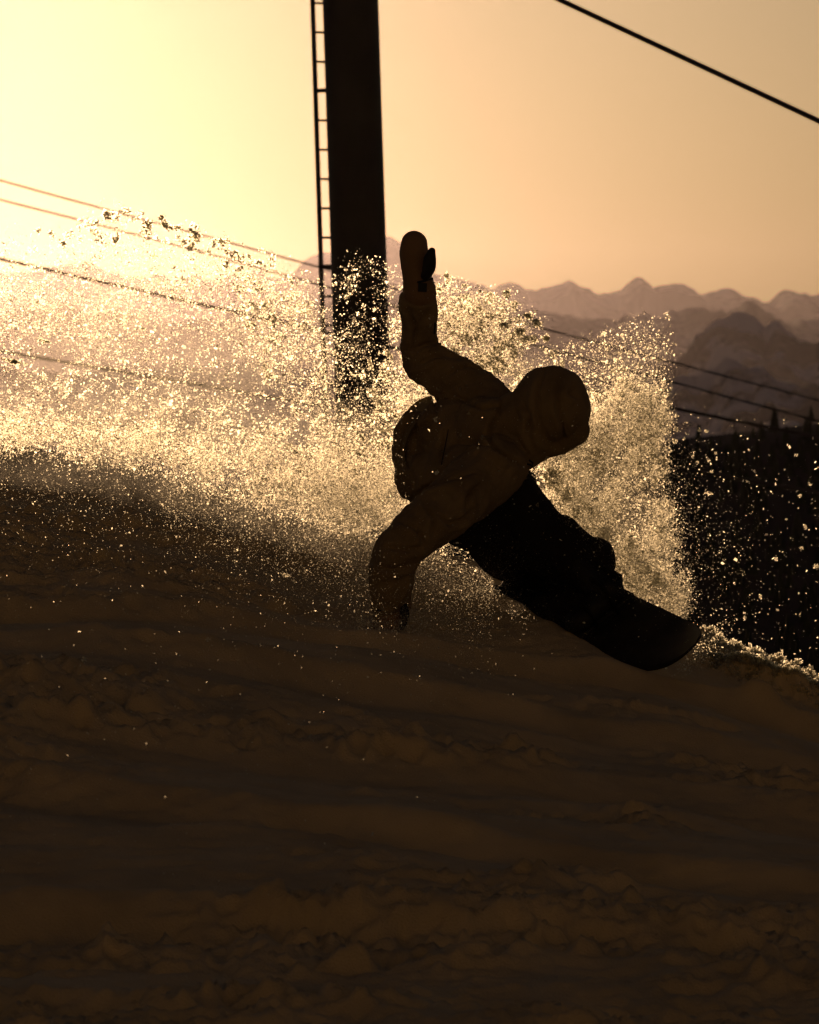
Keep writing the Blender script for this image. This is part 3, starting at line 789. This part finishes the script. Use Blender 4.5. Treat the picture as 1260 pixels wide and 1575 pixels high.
# --- boots and bindings at the two stance points
def frame_at(f):
    i = int(np.argmin(np.abs(u - f))); return Vector(CB[i].tolist()), Vector(T[i].tolist()), Vector(Wd[i].tolist()), Vector(Nn[i].tolist())
for f, knee in ((0.33, V(846, 826, 20.02)), (0.66, V(768, 846, 20.2))):
    o_, t_, w_, n_ = frame_at(f)
    M = Matrix((t_, w_, n_)).transposed()
    # the foot lies across the board, toes towards the edge in the snow
    boot = MB()
    boot.ball(o_ + n_ * 0.055 + w_ * 0.075, (0.054, 0.075, 0.045), M); boot.ball(o_ + n_ * 0.06 + w_ * 0.0, (0.055, 0.085, 0.05), M)
    boot.ball(o_ + n_ * 0.07 - w_ * 0.075, (0.052, 0.06, 0.06), M)
    sh_ = (knee - (o_ + n_ * 0.07 - w_ * 0.05)).normalized()
    a_ = o_ + n_ * 0.06 - w_ * 0.06
    boot.tube([a_, a_ + sh_ * 0.09, a_ + sh_ * 0.2], [0.058, 0.060, 0.066], seg=18); boot.ball(a_ + sh_ * 0.2, 0.066)
    bo = garment('boot', boot, M_black, 0.0075, 4, [(0.002, 14, (1, 0, 0), 491)])
    link('sole', MB().box(o_ + n_ * 0.018, (0.05, 0.142, 0.008), M).mesh('sole'), M_base, bo)
    bd = link('binding', MB().box(o_ + n_ * 0.012, (0.062, 0.125, 0.005), M).mesh('binding'), M_black, board)
    hb = [a_ - w_ * (0.075 - 0.02 * k_) + sh_ * (0.0 + 0.075 * k_) for k_ in (0, 1, 2)]
    link('highback', MB().tube(hb, [(0.07, 0.012), (0.065, 0.012), (0.045, 0.01)], seg=14, up=w_).mesh('highback'), M_black, bd, smooth=True)
    for off, hgt in ((0.06, 0.108), (-0.04, 0.14)):
        st = [o_ + w_ * off + t_ * (0.066 * math.cos(a)) + n_ * (0.01 + hgt * math.sin(a)) for a in np.linspace(0, math.pi, 13)]
        link('strap', MB().tube(st, [(0.016, 0.004)] * 13, seg=8, up=w_).mesh('strap'), M_black, bd)
        link('buckle', MB().box(o_ + w_ * off + t_ * 0.058 + n_ * (hgt * 0.62), (0.008, 0.018, 0.016), M).mesh('buckle'), M_steel, bd)
# ------------------------------------------------------------------ flying snow
def rot_rand(n, r_):
    q = r_.normal(size=(n, 4)); q /= np.linalg.norm(q, axis=1)[:, None]
    w, x, y, z = q.T
    return np.stack([np.stack([1 - 2 * (y * y + z * z), 2 * (x * y + z * w), 2 * (x * z - y * w)], -1),
                     np.stack([2 * (x * y - z * w), 1 - 2 * (x * x + z * z), 2 * (y * z + x * w)], -1)], 1)   # two axes (n,2,3)

def plates(c, r, r_, k=4):
    """irregular ice plates of k corners, centre c (n,3), radius r (n)"""
    n = len(c); A = rot_rand(n, r_)
    ang = (np.arange(k)[None, :] + r_.uniform(-0.33, 0.33, (n, k))) * (2 * math.pi / k)
    rr = r[:, None] * r_.uniform(0.62, 1.25, (n, k))
    el = r_.uniform(0.55, 1.0, n)[:, None]
    v = c[:, None, :] + (np.cos(ang) * rr)[..., None] * A[:, None, 0] + (np.sin(ang) * rr * el)[..., None] * A[:, None, 1]
    return v.reshape(-1, 3), np.arange(n * k).reshape(n, k)

def clumps(c, r, r_, per=lambda r_px: 8, size=0.42, hollow=0.35):
    """clods of many small plates: centre c, radius r (m)"""
    D = np.linalg.norm(c, axis=1); rp = r * F / D
    num = np.maximum(4, per(rp)).astype(int)
    idx = np.repeat(np.arange(len(c)), num); m = len(idx)
    d = r_.normal(size=(m, 3)); d /= np.linalg.norm(d, axis=1)[:, None]
    rad = r_.uniform(hollow, 1.0, m) ** 0.6
    ell = r_.uniform(0.5, 1.2, (len(c), 3))                       # each clod its own flattened shape
    bump = 1 + 0.5 * vnoise(d[:, 0] * 1.7 + idx * 3.1, d[:, 1] * 1.7, d[:, 2] * 1.7 + 0.01, seed=7)
    pos = c[idx] + d * (rad * bump)[:, None] * ell[idx] * r[idx][:, None]
    s = np.clip(size * r[idx] * (num[idx] / 12.0) ** -0.36, 0.0011, None) * r_.uniform(0.6, 1.3, m)
    return pos, s

def poly_sd(px, py, poly):
    """signed distance (positive inside) to a polygon in picture px"""
    p = np.array(poly, float); d = np.full(px.shape, 1e9); ins = np.zeros(px.shape, bool)
    for i in range(len(p)):
        a, b = p[i], p[(i + 1) % len(p)]
        ab = b - a; t = np.clip(((px - a[0]) * ab[0] + (py - a[1]) * ab[1]) / (ab @ ab), 0, 1)
        d = np.minimum(d, np.hypot(px - a[0] - t * ab[0], py - a[1] - t * ab[1]))
        c = (a[1] > py) != (b[1] > py)
        with np.errstate(divide='ignore', invalid='ignore'):
            ins ^= c & (px < (b[0] - a[0]) * (py - a[1]) / (b[1] - a[1] + 1e-12) + a[0])
    return np.where(ins, d, -d)

POLY_A = [(-250, 300), (-100, 320), (0, 350), (60, 343), (120, 332), (170, 308), (230, 320), (300, 348), (360, 376), (430, 402), (480, 425), (510, 398), (560, 392), (610, 405), (680, 418), (740, 436), (790, 450), (835, 490), (870, 525), (895, 570), (905, 700), (800, 790), (650, 870), (560, 862), (450, 812), (330, 768), (200, 735), (0, 716), (-250, 690)]
POLY_B = [(860, 520), (920, 500), (985, 478), (1018, 488), (1032, 540), (1028, 640), (880, 660)]
POLY_C = [(800, 720), (880, 620), (960, 585), (1012, 605), (1022, 700), (1016, 760), (1042, 830), (1056, 900), (1050, 965), (960, 910), (900, 860), (820, 800)]
def spray_density(px, py):
    n1 = fbm(px / 75, py / 60, octaves=5, seed=501, gain=0.6); n2 = fbm((px + 0.7 * py) / 30, (py - 0.5 * px) / 75, octaves=4, seed=511, gain=0.6)
    a = poly_sd(px, py, POLY_A) + 16 * n1
    fa = sstep(-14, 70, a) * (0.50 + 0.75 * sstep(560, 700, py) + 0.25 * sstep(470, 420, px) * 0)
    fa = fa * np.clip(1 + 1.5 * n1 + 0.9 * n2, 0.10, 2.6)
    fa = fa * (1 - 0.6 * np.exp(-((px - 260) / 190) ** 2 - ((py - 580) / 80) ** 2)) * np.interp(px, [-250, 350, 480], [0.72, 0.78, 1.0])
    fa = fa * (1 + 0.9 * np.exp(-((px - 700) / 150) ** 2 - ((py - 520) / 90) ** 2))
    fa = fa * (1 - 0.76 * np.exp(-((px - 552) / 54) ** 4 - ((py - 570) / 140) ** 4))
    fa = fa + 1.1 * np.exp(-((px - 520) / 170) ** 2 - ((py - 775 - (px - 520) * 0.22) / 38) ** 2)
    fa = fa + 0.9 * np.exp(-((px - 100) / 260) ** 2 - ((py - 668 - (px - 100) * 0.09) / 26) ** 2)
    b = poly_sd(px, py, POLY_B) + 14 * n1
    fb = sstep(-10, 40, b) * (0.34 + 0.5 * n2 * n2) * np.clip(0.55 + (py - 480) / 200, 0.3, 1.2)
    c = poly_sd(px, py, POLY_C) + 26 * n1
    fc = sstep(-20, 40, c + 10 * n2) * 2.4 * np.clip(1 + 1.2 * n2 + 0.6 * n1, 0.3, 2.2)
    fc = fc * (1 - 0.8 * np.exp(-((px - 985) / 34) ** 2 - ((py - 800) / 46) ** 2)) * (1 - 0.5 * np.exp(-((px - 940) / 40) ** 2 - ((py - 730) / 30) ** 2))
    return fa, fb, fc

def crest_row(px): return np.interp(px, crest[:, 0], crest[:, 1])

def depth_of(px, py, r_):
    """the plume is thrown away from the turn: a leaning sheet about a metre thick, widening to the left"""
    n = len(px)
    d = np.interp(px, [-250, 0, 300, 600, 850, 1050], [22.6, 22.2, 21.7, 21.1, 20.75, 20.35])
    thick = np.interp(px, [-250, 300, 700, 1050], [0.75, 0.6, 0.42, 0.22])
    d = d + r_.normal(size=n) * thick + 0.0006 * (700 - py)
    cr = crest_row(px)
    # snow seen below the crest line hangs in front of the crest
    infront = py > cr - 6
    dc = np.interp(px, crest[:, 0], crest[:, 2])
    d = np.where(infront, dc - 0.1 - np.abs(r_.normal(size=n)) * (0.35 + (py - cr) / 170.0), d)
    return np.maximum(d, 14.5)

r_ = np.random.default_rng(11)
def sample_spray(N, power=1.0):
    out = []
    got = 0
    while got < N:
        px = r_.uniform(-230, 1075, N); py = r_.uniform(290, 975, N)
        a, b, c = spray_density(px, py); f = (a + b + c) ** power
        k = r_.random(N) < f / 3.0
        out.append(np.stack([px[k], py[k]], 1)); got += k.sum()
    return np.concatenate(out)[:N]

N_FINE, N_MID, N_CLUMP = 620000, 210000, 5000
V4, F4, n4 = [], [], 0
V3, F3, n3 = [], [], 0
def add4(v, f):
    global n4
    V4.append(v); F4.append(f + n4); n4 += len(v)
def add3(v, f):
    global n3
    V3.append(v); F3.append(f + n3); n3 += len(v)
def above_ground(c, m=0.01):
    return c[c[:, 2] > ground_z(c[:, 0], c[:, 1]) + m]

# powder: the finest crystals, thickest low down
s = sample_spray(N_FINE, 1.15); c = above_ground(P(s[:, 0], s[:, 1], depth_of(s[:, 0], s[:, 1], r_)))
add3(*plates(c, 0.0025 * r_.lognormal(-0.42, 0.33, len(c)), r_, 3))
# grains
s = sample_spray(N_MID, 0.9); c = above_ground(P(s[:, 0], s[:, 1], depth_of(s[:, 0], s[:, 1], r_)))
add4(*plates(c, 0.0025 * r_.lognormal(-0.12, 0.55, len(c)), r_, 4))
# clods through the plume
s = sample_spray(N_CLUMP, 0.6); c = P(s[:, 0], s[:, 1], depth_of(s[:, 0], s[:, 1], r_)); rr = 0.0025 * np.clip(r_.lognormal(1.15, 0.4, len(c)), 1.5, 9)
k = c[:, 2] > ground_z(c[:, 0], c[:, 1]) + 0.02
pos, sz = clumps(c[k], rr[k], r_, lambda q: 2.2 * q); add4(*plates(pos, sz, r_, 4))
# lumpy clods breaking out of the near face of the plume
n = 260
px = np.concatenate([r_.normal(740, 75, n), r_.uniform(380, 660, 140), r_.uniform(840, 1040, 120)]); py = np.concatenate([r_.normal(520, 48, n), r_.uniform(440, 760, 140), r_.uniform(560, 900, 120)])
a, b, cc = spray_density(px, py); k = (a + b + cc) > 0.25
c = P(px[k], py[k], np.interp(px[k], [380, 700, 1040], [21.0, 20.5, 20.2]) + r_.normal(size=k.sum()) * 0.1); rr = 0.0025 * np.clip(r_.lognormal(1.75, 0.45, len(c)), 3, 14)
pos, sz = clumps(c, rr, r_, lambda q: np.clip(1.0 * q ** 1.55, 8, 70), size=0.42); add4(*plates(pos, sz, r_, 4))
# grains tossed in front of the shaded slope, and over the dark forest
n = 30000
px = r_.uniform(-120, 860, n); px = px[r_.random(n) > sstep(430, 860, px) ** 0.7]; n = len(px); py = crest_row(px) + r_.exponential(115, n) * np.interp(px, [0, 400, 700, 860], [1.25, 0.9, 0.8, 0.6])
dn = np.interp(px, crest[:, 0], crest[:, 2]) - 0.3 - np.abs(r_.normal(size=n)) * 1.2 - np.maximum(py - crest_row(px), 0) / 80.0
c = above_ground(P(px, py, np.clip(dn, 13.5, 23)))
add4(*plates(c, 0.0025 * r_.lognormal(-0.5, 0.5, len(c)), r_, 4))
n = 5200
px = 1000 + r_.exponential(52, n); py = r_.normal(845, 95, n) + (px - 1030) * 0.10
c = above_ground(P(px, py, 20.4 + r_.normal(size=n) * 0.35)); add4(*plates(c, 0.0025 * r_.lognormal(-0.45, 0.45, len(c)), r_, 4))
n = 330
px = r_.uniform(1010, 1290, n); py = r_.uniform(640, 1010, n)
c = above_ground(P(px, py, 20.2 + r_.normal(size=n) * 0.6)); add4(*plates(c, 0.0025 * r_.lognormal(0.45, 0.45, len(c)), r_, 4))
# burst of grains by the near hand and over the rider
n = 260
c = above_ground(P(r_.normal(692, 24, n), r_.normal(905, 22, n), r_.normal(19.2, 0.1, n))); add4(*plates(c, 0.0025 * r_.lognormal(-0.35, 0.45, len(c)), r_, 4))
n = 700
c = above_ground(P(r_.uniform(560, 1000, n), r_.uniform(640, 1080, n), r_.uniform(17.0, 19.3, n))); add4(*plates(c, 0.0025 * r_.lognormal(-0.35, 0.55, len(c)), r_, 4))
# powder drifting in front of the board, the shins and the planted hand
n = 9000
px = r_.normal(770, 85, n); py = 868 + (px - 700) * 0.50 + r_.normal(size=n) * 46 + 14
k = r_.random(n) < sstep(980, 860, px) * np.clip(0.55 + fbm(px / 45, py / 30, octaves=4, seed=521) * 1.2, 0.05, 1)
c = above_ground(P(px[k], py[k], 19.35 + r_.normal(size=k.sum()) * 0.12 - (px[k] - 760) * 0.0006)); add3(*plates(c, 0.0025 * r_.lognormal(-0.5, 0.35, len(c)), r_, 3))
n = 6000
c = above_ground(P(r_.normal(596, 34, n), r_.normal(968, 15, n), 19.25 + r_.normal(size=n) * 0.07)); add3(*plates(c, 0.0025 * r_.lognormal(-0.2, 0.4, len(c)), r_, 3))
# wide thin veil low over the shaded slope under the plume
n = 26000
px = r_.uniform(250, 760, n); py = crest_row(px) + np.abs(r_.normal(size=n)) * 80
c = above_ground(P(px, py, np.interp(px, crest[:, 0], crest[:, 2]) - 0.5 - np.abs(r_.normal(size=n)) * 0.6 - np.maximum(py - crest_row(px), 0) / 75.0)); add3(*plates(c, 0.0025 * r_.lognormal(-0.5, 0.35, len(c)), r_, 3))
# snow kicked off the nose of the board
n = 900
px = r_.normal(1075, 26, n); c = above_ground(P(px, 1005 + (px - 1075) * -0.9 + r_.normal(size=n) * 12, 19.75 + r_.normal(size=n) * 0.15)); add4(*plates(c, 0.0025 * r_.lognormal(0.0, 0.4, len(c)), r_, 4))

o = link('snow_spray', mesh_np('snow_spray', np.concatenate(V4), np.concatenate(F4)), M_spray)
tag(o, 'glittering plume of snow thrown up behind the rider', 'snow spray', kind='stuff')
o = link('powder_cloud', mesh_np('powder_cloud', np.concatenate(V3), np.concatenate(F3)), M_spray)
tag(o, 'fine golden powder hanging in the plume', 'powder', kind='stuff')

# --- larger chunks of snow that can be picked out one by one
def chunk(px, py, d, r_px, label=None, flat=None, group='snow chunks in the air', per=2.2, material=None):
    c = P(px, py, d)[None]; rr = np.array([r_px * d / F])
    pos, sz = clumps(c, rr, r_, lambda q: np.clip(per * q ** 1.75, 24, 520), size=0.5, hollow=0.25)
    if flat is not None:
        A, ang, e = flat; q = pos - c; ax_ = np.array([math.cos(R(ang)), 0, -math.sin(R(ang))])
        al = q @ ax_; pos = c + np.outer(al, ax_) * A + (q - np.outer(al, ax_)) * e
    v, f = plates(pos - c, sz, r_, 4)
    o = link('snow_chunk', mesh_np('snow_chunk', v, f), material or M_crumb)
    o.location = c[0].tolist()
    return tag(o, label or 'ragged snow chunk flying in the plume', 'snow chunk', group)

tops = np.array([(60, 352), (75, 362), (95, 372), (130, 345), (150, 342), (165, 330), (178, 335), (190, 322), (205, 338), (215, 330), (228, 345), (245, 338), (262, 350), (270, 362), (300, 355), (285, 372), (318, 382), (335, 372), (352, 388), (345, 402), (372, 395), (300, 385), (255, 372), (180, 360), (105, 360), (400, 405), (420, 402), (385, 430), (365, 440), (405, 465), (440, 455)], float)
xt = r_.uniform(120, 490, 34); tops = np.concatenate([tops, np.stack([xt, np.interp(xt, [120, 170, 230, 300, 360, 430, 490], [338, 318, 328, 356, 382, 410, 440]) + np.abs(r_.normal(size=34)) * 26], -1)])
tops = tops[np.argsort(tops[:, 0])][:62]
for (x_, y_) in tops:
    chunk(x_ + r_.uniform(-4, 4), y_ + r_.uniform(-4, 4), float(np.interp(x_, [0, 450], [22.2, 21.4])) + r_.uniform(-.2, .2), r_.uniform(5, 12), per=0.9, material=M_loose, label='small snow chunk along the ragged top edge of the left spray', group='chunks along the top of the left spray')
for (x_, y_, q_) in [(662, 428, 5), (688, 424, 6), (690, 432, 6), (718, 440, 5), (780, 452, 9), (792, 468, 7), (812, 486, 9), (826, 496, 9), (738, 448, 5), (800, 512, 11), (815, 523, 10), (765, 560, 14), (745, 585, 10), (720, 520, 8), (840, 520, 8), (852, 545, 7), (690, 500, 7), (775, 500, 8), (865, 560, 6), (700, 540, 9), (790, 545, 9)]:
    chunk(x_, y_, 20.42 + r_.uniform(-.15, .15), q_ * 1.25, 'lumpy snow chunk in the curved crest of spray above the head', group='chunks in the spray above the head')
for (x_, y_, q_, a_) in [(584, 622, 12, 60), (575, 606, 9, 70), (604, 636, 9, 40), (560, 640, 8, 30), (545, 655, 8, 75), (585, 660, 9, 20), (555, 672, 9, 65), (597, 685, 10, 75), (600, 662, 8, 10), (535, 632, 7, 40), (570, 560, 8, 60), (590, 575, 7, 50), (556, 700, 8, 30), (530, 690, 7, 60), (612, 640, 7, 80), (520, 600, 6, 30), (608, 580, 8, 65), (598, 545, 9, 60)]:
    chunk(x_, y_, 20.6 + r_.uniform(-.2, .2), q_, 'pale flake of snow between the pylon foot and the rider', (1.3, a_ + r_.uniform(-10, 10), 0.55), 'flakes in front of the pylon foot')
for (x_, y_, q_) in [(1041, 661, 5), (1038, 678, 5.5), (1053, 674, 3.5), (1086, 663, 4.5), (1066, 702, 3), (1073, 711, 3), (1090, 708, 4), (1101, 697, 4), (1103, 705, 2.5), (1095, 726, 3.5), (1091, 758, 5.5), (1246, 745, 4), (1231, 762, 3), (1210, 799, 3), (1239, 810, 4.5), (1233, 843, 4.5), (1256, 871, 6), (1194, 860, 4), (1170, 917, 4), (1146, 950, 3.5), (1225, 700, 3), (1152, 692, 2.5), (1023, 708, 5), (1026, 726, 4), (1008, 740, 9), (1048, 856, 6)]:
    chunk(x_, y_, 20.3 + r_.uniform(-.3, .3), q_ * 0.95, 'small bright snow chunk in front of the black forest', group='chunks in front of the forest')
chunk(440, 885, 18.6, 6.5, 'brightest lone snow chunk in front of the shaded slope, left of the lowered arm')
chunk(672, 727, 19.2, 4.5, 'small round snow chunk in front of the jacket')
chunk(320, 984, 17.6, 4.5, 'small snow chunk low in front of the slope, lower left of the brightest one')
chunk(130, 1014, 17.0, 4.5, 'small snow chunk low at the left in front of the shaded slope')
chunk(20, 556, 19.0, 15, 'long bright streak of snow at the left edge of the picture', (1.7, 14, 0.26), per=0.6, material=M_spray)
chunk(70, 525, 19.2, 8, 'short bright flake just above the streak at the left edge', (1.4, 12, 0.4), per=0.6, material=M_spray)
chunk(220, 506, 21.6, 6, 'dark lump of snow in the middle of the left spray')
chunk(444, 686, 21.0, 7, 'dark oval lump low in the left spray', (1.2, -35, 0.6))
chunk(930, 818, 20.55, 19, 'big dark clod of snow above the front boot', (1.35, -70, 0.55))
for (x_, y_, q_) in [(965, 850, 16), (990, 875, 15), (1010, 893, 13), (948, 872, 12), (975, 896, 10), (850, 735, 22), (872, 760, 18), (842, 770, 14), (885, 790, 13)]:
    chunk(x_, y_, 20.5 + r_.uniform(-.1, .1), q_, 'soft round clod of snow in the plume behind the legs', group='clods behind the legs')

for g_, t_ in (('chunks along the top of the left spray', 'snow chunk along the ragged top edge of the left spray'), ('chunks in the spray above the head', 'lumpy snow chunk in the spray above the head'), ('flakes in front of the pylon foot', 'pale flake between the pylon foot and the rider'),
               ('chunks in front of the forest', 'bright snow chunk in front of the black forest'), ('clods behind the legs', 'soft round clod in the plume behind the legs')):
    number_row([o for o in sc.objects if o.get('group') == g_], t_)

# --- crumbs lying along the sunlit crest at the right
n = 4200
t = r_.random(n); px = 1080 + 230 * t; base = crest_row(px)
pts = P(px, base, 20.6); off = np.where(r_.random(n) < 0.6, r_.normal(size=n) * 0.09 - 0.03, r_.normal(size=n) * 0.04 - 0.39)
X0 = pts[:, 0]; Y0 = pts[:, 1] + off; Z0 = ground_z(X0, Y0)
rr = 0.0025 * np.clip(r_.lognormal(1.15, 0.5, n), 0.8, 10)
pos, sz = clumps(np.stack([X0, Y0, Z0 + rr * 0.4], -1), rr, r_, lambda q: 5 + 2.0 * q)
v, f = plates(pos, sz, r_, 4)
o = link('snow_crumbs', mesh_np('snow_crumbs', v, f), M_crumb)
tag(o, 'sunlit crumbs of snow along the crest right of the board', 'snow crumbs', kind='stuff')
# ------------------------------------------------------------------ powder mist: the finest snow dust, too small to see singly
def mist(name, label, blobs, density, k, aniso, seed):
    mb = MB()
    for (px_, py_, d_, rx_, ry_, rz_) in blobs: blob(mb, px_, py_, d_, rx_ * k, rz_ * k, ry_ * k)
    me = fuse(mb, name, 0.03, 10)
    co = get_co(me).astype(float); no = get_no(me)
    q = fbm(co[:, 0] * 4, co[:, 1] * 4, co[:, 2] * 4, octaves=3, seed=seed)
    set_co(me, co + no * (0.07 * q)[:, None])
    o = link(name, me, smooth=True)
    m = bpy.data.materials.new(name); m.use_nodes = True; m.node_tree.nodes.clear()
    ou = m.node_tree.nodes.new('ShaderNodeOutputMaterial'); pv_ = m.node_tree.nodes.new('ShaderNodeVolumePrincipled')
    pv_.inputs['Color'].default_value = (0.96, 0.93, 0.84, 1); pv_.inputs['Density'].default_value = density; pv_.inputs['Anisotropy'].default_value = aniso
    m.node_tree.links.new(pv_.outputs[0], ou.inputs['Volume']); me.materials.append(m)
    return tag(o, label, 'snow mist', kind='stuff')
plume = [(-160, 610, 22.4, 190, 120, 80), (40, 625, 22.2, 150, 120, 80), (200, 645, 22.0, 160, 120, 75), (360, 670, 21.7, 140, 110, 85), (480, 705, 21.4, 130, 110, 95), (580, 735, 21.1, 110, 90, 95), (120, 520, 22.1, 170, 110, 95), (330, 555, 21.8, 150, 110, 90),
         (655, 610, 21.0, 70, 70, 90), (715, 545, 20.9, 100, 70, 80), (790, 600, 20.8, 95, 70, 95), (855, 640, 20.7, 85, 60, 90), (925, 690, 20.6, 80, 55, 95), (945, 780, 20.5, 78, 55, 100), (985, 860, 20.45, 58, 45, 75), (880, 770, 20.6, 70, 55, 70)]
low = [(120, 730, 21.4, 220, 150, 42), (300, 770, 21.0, 160, 130, 55), (470, 820, 20.6, 140, 120, 60), (590, 860, 20.3, 110, 80, 55), (700, 905, 19.75, 90, 40, 50), (800, 950, 19.5, 95, 30, 42), (605, 955, 19.45, 75, 30, 26)]
mist('plume_mist', 'soft golden snow dust glowing inside the plume', plume, 0.17, 1.0, 0.75, 611)
mist('dense_plume_mist', 'denser snow dust in the heart of the plume', plume, 0.26, 0.68, 0.75, 621)
mist('low_mist', 'thin snow dust drifting low over the shaded slope and the rider', low, 0.30, 1.0, 0.6, 631)

# ------------------------------------------------------------------ haze (the air between here and the far ranges)
hz = MB().box((0, 6500, 60), (11500, 9600, 381)).mesh('haze')
haze = link('haze', hz)
hm = bpy.data.materials.new('haze'); hm.use_nodes = True
hm.node_tree.nodes.clear()
ho = hm.node_tree.nodes.new('ShaderNodeOutputMaterial')
pvol = hm.node_tree.nodes.new('ShaderNodeVolumePrincipled')
pvol.inputs['Color'].default_value = (0.93, 0.84, 0.95, 1)
pvol.inputs['Density'].default_value = HAZE_DENSITY
pvol.inputs['Anisotropy'].default_value = 0.91
hm.node_tree.links.new(pvol.outputs[0], ho.inputs['Volume'])
hz.materials.append(hm)
tag(haze, 'warm evening haze filling the valley in front of the mountains', 'haze', kind='stuff')
